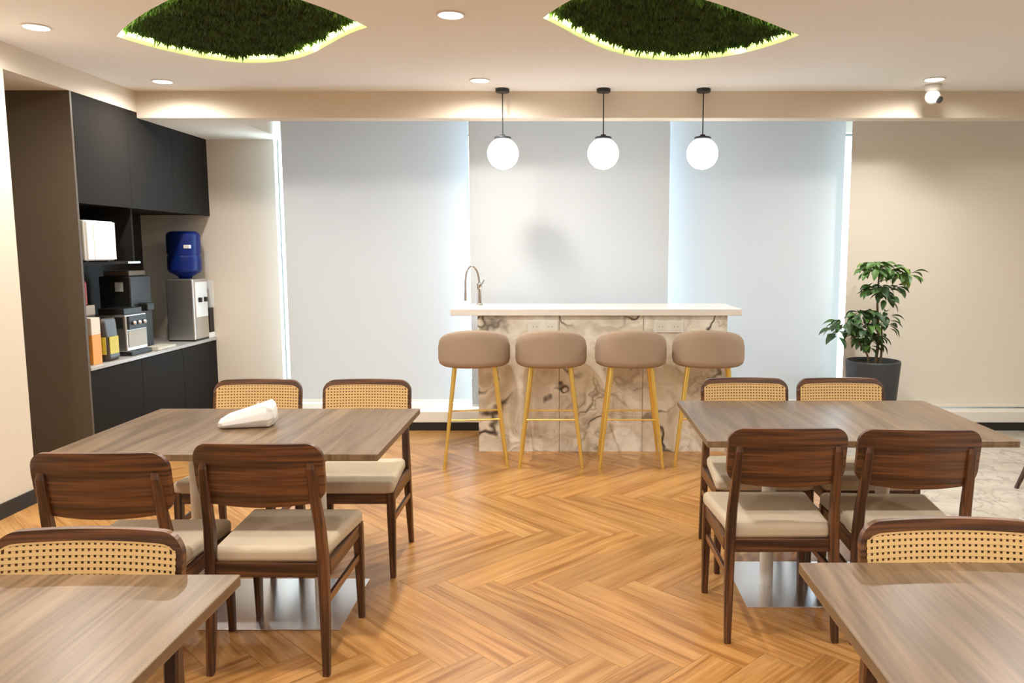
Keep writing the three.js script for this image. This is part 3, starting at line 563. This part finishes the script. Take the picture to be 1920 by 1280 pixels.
{
  const c0 = makeChair('solid-back walnut chair at the tissue table, on the wall side');
  c0.position.set(-1.505, 0, -2.685); c0.rotation.y = 0.02;
  copyOf(c0, 'walnut chair with its solid back by the tissue table, on the aisle side', [-1.035, 0, -2.805], -0.01);
  copyOf(c0, 'cane-back chair behind the tissue pack on the far side of its table', [-1.535, 0, -3.605], Math.PI);
  copyOf(c0, 'cane-back chair on the aisle side of the tissue table, facing the room', [-0.990, 0, -3.605], Math.PI);
  copyOf(c0, 'walnut chair with its solid back at the bare table, on the aisle side', [0.815, 0, -3.035], 0.01);
  copyOf(c0, 'walnut chair with its solid back at the bare table, next to the marble floor', [1.300, 0, -3.010], -0.05);
  copyOf(c0, 'cane-back chair at the far side of the bare table, nearest the bar stools', [0.905, 0, -3.650], Math.PI);
  copyOf(c0, 'cane-back chair at the far side of the bare table, in front of the plant pot', [1.390, 0, -3.650], Math.PI);
  copyOf(c0, 'cane-back chair tucked under the empty table before the tissue table', [-1.090, 0, -1.479], Math.PI);
  copyOf(c0, 'cane-back chair tucked under the empty table before the bare plant-side table', [0.916, 0, -1.547], Math.PI);
}

// ---------------------------------------------------------------- dining tables
function makeTable(label, [x, z], d = 0.41) {
  const t = thing('dining_table', label, 'table', [x, 0, z], 0, 'rectangular dining tables');
  const w = 0.6;
  part('tabletop', metres(box(-w, w, 0.724, 0.75, -d, d, 0.003), 'z', 0.4, 0.6), M.table, t, 'grey-brown wood-grain top');
  part('top_frame', box(-0.42, 0.42, 0.700, 0.724, -0.05, 0.05), M.black, t);
  for (const s of [-1, 1]) { part('column', cyl(0.03, 0.03, 0.692, s * 0.25, 0.004, 0, 28), M.white, t, 'white round column'); part('top_plate', box(s * 0.25 - 0.1, s * 0.25 + 0.1, 0.694, 0.700, -0.1, 0.1), M.black, t); }
  part('base_plate', box(-0.39, 0.39, 0, 0.004, -0.24, 0.24, 0.002), M.steel, t, 'brushed steel floor plate');
  return t;
}
{
  const t0 = makeTable('wood-grain table with a white tissue pack on it', [-1.272, -3.135]);
  copyOf(t0, 'bare wood-grain table between the potted plant and the bar stools', [1.145, 0, -3.330]);
  const t1 = makeTable('empty wood-grain table in front of the tissue table', [-1.330, -1.220], 0.46);
  copyOf(t1, 'empty wood-grain table in front of the bare plant-side table', [1.145, 0, -1.288]);
  // tissue pack
  const k = thing('tissue_pack', 'crumpled white tissue pack on the wood-grain table', 'tissue pack', [-1.318, 0.7501, -3.18], 0.15);
  const g = new RoundedBoxGeometry(0.225, 0.075, 0.12, 10, 0.03); const p = g.attributes.position;
  for (let i = 0; i < p.count; i++) {
    let px = p.getX(i), py = p.getY(i) + 0.0375, pz = p.getZ(i); const u = (px + 0.1125) / 0.225;
    py *= 0.42 + 0.95 * Math.pow(clamp(u * 1.3), 0.75); py += (py > 0.012 ? 1 : 0) * 0.006 * n3(px * 28, py * 28, pz * 28);
    pz += 0.005 * n3(px * 22 + 5, py * 30, pz * 15); px += 0.004 * n3(px * 12, py * 26 + 3, pz * 26);
    p.setXYZ(i, px, Math.max(0, py), pz);
  }
  part('wrapper', smooth(g), M.white, k);
  const tg = new THREE.PlaneGeometry(0.11, 0.075, 22, 12), q = tg.attributes.position;
  for (let i = 0; i < q.count; i++) { const x = q.getX(i), v = (q.getY(i) + 0.0375) / 0.075; q.setXYZ(i, x * (1 - 0.35 * v) + 0.045, 0.055 + v * 0.05 * (1 - 0.8 * Math.abs(x) / 0.055), 0.012 * Math.sin(x * 95) * (0.4 + v) + 0.018 * (v - 0.5)); }
  tg.computeVertexNormals(); part('tissue', tg, std({ color: lin(0.85, 0.84, 0.82), roughness: 0.95, side: THREE.DoubleSide }), k, 'white tissue sticking out');
}

// ---------------------------------------------------------------- potted plant
{
  const X = 2.385, Z = -5.98;
  const pt = thing('potted_plant', 'leafy green plant in a tall dark slate planter', 'plant', [X, 0, Z]);
  const pl = pt;
  part('pot', lathe([[0, 0], [0.150, 0], [0.158, 0.006], [0.203, 0.625], [0.200, 0.636], [0.188, 0.636], [0.184, 0.60], [0, 0.598]], 56), M.pot, pt, 'dark slate round planter');
  part('soil', lathe([[0, 0.612], [0.1, 0.610], [0.183, 0.602], [0.183, 0.598], [0, 0.598]], 32), M.soil, pt, 'dark potting soil');
  const stem = (pts, r0, r1) => { const c = new THREE.CatmullRomCurve3(pts.map((p) => V3(p[0], p[1] + 0.606, p[2]))); const n = 24, g = new THREE.TubeGeometry(c, n, 1, 8); const p = g.attributes.position; for (let i = 0; i < p.count; i++) { const s = Math.floor(i / 9), o = c.getPointAt(Math.min(1, s / n)), r = r0 + (r1 - r0) * s / n; p.setXYZ(i, o.x + (p.getX(i) - o.x) * r, o.y + (p.getY(i) - o.y) * r, o.z + (p.getZ(i) - o.z) * r); } g.computeVertexNormals(); part('stem', g, M.stem, pl); return c; };
  const trunk = stem([[0.02, -0.004, 0], [0.03, 0.2, 0.01], [0.015, 0.45, 0], [0.02, 0.72, -0.01]], 0.014, 0.006);
  stem([[0.05, -0.004, 0.02], [0.055, 0.15, 0.02], [0.05, 0.30, 0.01]], 0.012, 0.005);
  const low = stem([[-0.04, -0.004, 0.02], [-0.06, 0.08, 0.03], [-0.16, 0.2, 0.05], [-0.30, 0.32, 0.06]], 0.009, 0.004);
  // leaf blade along +z, slightly folded
  const leafGeo = (() => { const pos = [], N = 7, L = 0.085, W = 0.019; const row = (i) => { const u = i / N, w = W * Math.pow(Math.sin(Math.PI * Math.min(1, u * 0.97 + 0.03)), 0.8); const z = L * u, y = 0.012 * Math.sin(u * 2.6) - 0.016 * u * u; return [V3(-w, y + 0.35 * w, z), V3(0, y, z), V3(w, y + 0.35 * w, z)]; };
    for (let i = 0; i < N; i++) { const a = row(i), b = row(i + 1); for (let k = 0; k < 2; k++) for (const p of [a[k], b[k], a[k + 1], a[k + 1], b[k], b[k + 1]]) pos.push(p.x, p.y, p.z); } const g = new THREE.BufferGeometry(); g.setAttribute('position', new THREE.Float32BufferAttribute(pos, 3)); g.computeVertexNormals(); return g; })();
  // clusters: centre, radii, number of leaves, brightness bias
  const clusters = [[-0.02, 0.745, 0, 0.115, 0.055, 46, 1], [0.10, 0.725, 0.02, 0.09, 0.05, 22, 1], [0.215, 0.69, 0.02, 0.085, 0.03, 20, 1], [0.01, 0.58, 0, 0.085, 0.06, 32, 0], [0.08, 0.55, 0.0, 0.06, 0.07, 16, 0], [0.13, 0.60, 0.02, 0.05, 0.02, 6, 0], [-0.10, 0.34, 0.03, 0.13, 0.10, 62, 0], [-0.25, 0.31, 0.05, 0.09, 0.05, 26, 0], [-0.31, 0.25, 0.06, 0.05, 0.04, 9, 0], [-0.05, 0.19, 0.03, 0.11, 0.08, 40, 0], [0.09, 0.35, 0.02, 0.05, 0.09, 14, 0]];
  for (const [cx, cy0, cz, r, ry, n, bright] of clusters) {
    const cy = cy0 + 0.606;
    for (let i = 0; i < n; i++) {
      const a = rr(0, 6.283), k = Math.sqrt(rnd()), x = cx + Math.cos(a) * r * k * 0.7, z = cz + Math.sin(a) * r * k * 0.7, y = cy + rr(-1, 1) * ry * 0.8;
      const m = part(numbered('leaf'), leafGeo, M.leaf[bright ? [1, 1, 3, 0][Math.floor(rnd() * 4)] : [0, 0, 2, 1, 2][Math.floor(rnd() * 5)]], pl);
      m.position.set(x, y, z); m.rotation.set(rr(-0.1, 0.9), a * -1 + Math.PI / 2 + rr(-0.6, 0.6), rr(-0.5, 0.5), 'YXZ'); m.scale.setScalar(rr(0.95, 1.5));
    }
    if (cy0 < 0.7 || cx > 0.05) { // twig from the trunk to the cluster
      const s = (cx < -0.2 ? low.getPointAt(0.8) : trunk.getPointAt(clamp((cy0 - 0.04) / 0.74)));
      const b = V3(cx, cy, cz); const g = new THREE.TubeGeometry(new THREE.CatmullRomCurve3([s, s.clone().lerp(b, 0.5).add(V3(0, 0.012, 0)), b]), 8, 0.003, 6); part('twig', g, M.stem, pl);
    }
  }
}

// ---------------------------------------------------------------- armchair at the edge of the view
{
  const t = thing('armchair', 'dark wooden chair with a slanting leg on the marble floor', 'chair', [3.185, 0, -4.74], Math.PI / 4);
  const legs = [[-1, 1], [-1, -1], [1, 1], [1, -1]];
  for (const [sx, sz] of legs) { const a = V3(sx * 0.15, 0.36, sz * 0.15), b = V3(sx * 0.255, 0, sz * 0.255), L = a.distanceTo(b); const g = new THREE.CylinderGeometry(0.02, 0.013, L, 16); g.applyQuaternion(new THREE.Quaternion().setFromUnitVectors(V3(0, 1, 0), a.clone().sub(b).normalize())); g.translate((a.x + b.x) / 2, (a.y + b.y) / 2, (a.z + b.z) / 2); part('leg', metres(g, 'y'), M.walnut, t); }
  part('seat', metres(box(-0.22, 0.24, 0.35, 0.43, -0.23, 0.23, 0.03), 'x'), M.seat, t);
  part('backrest', metres(box(0.18, 0.25, 0.43, 0.82, -0.23, 0.23, 0.03), 'y'), M.seat, t);
}

renderer.render(scene, camera);
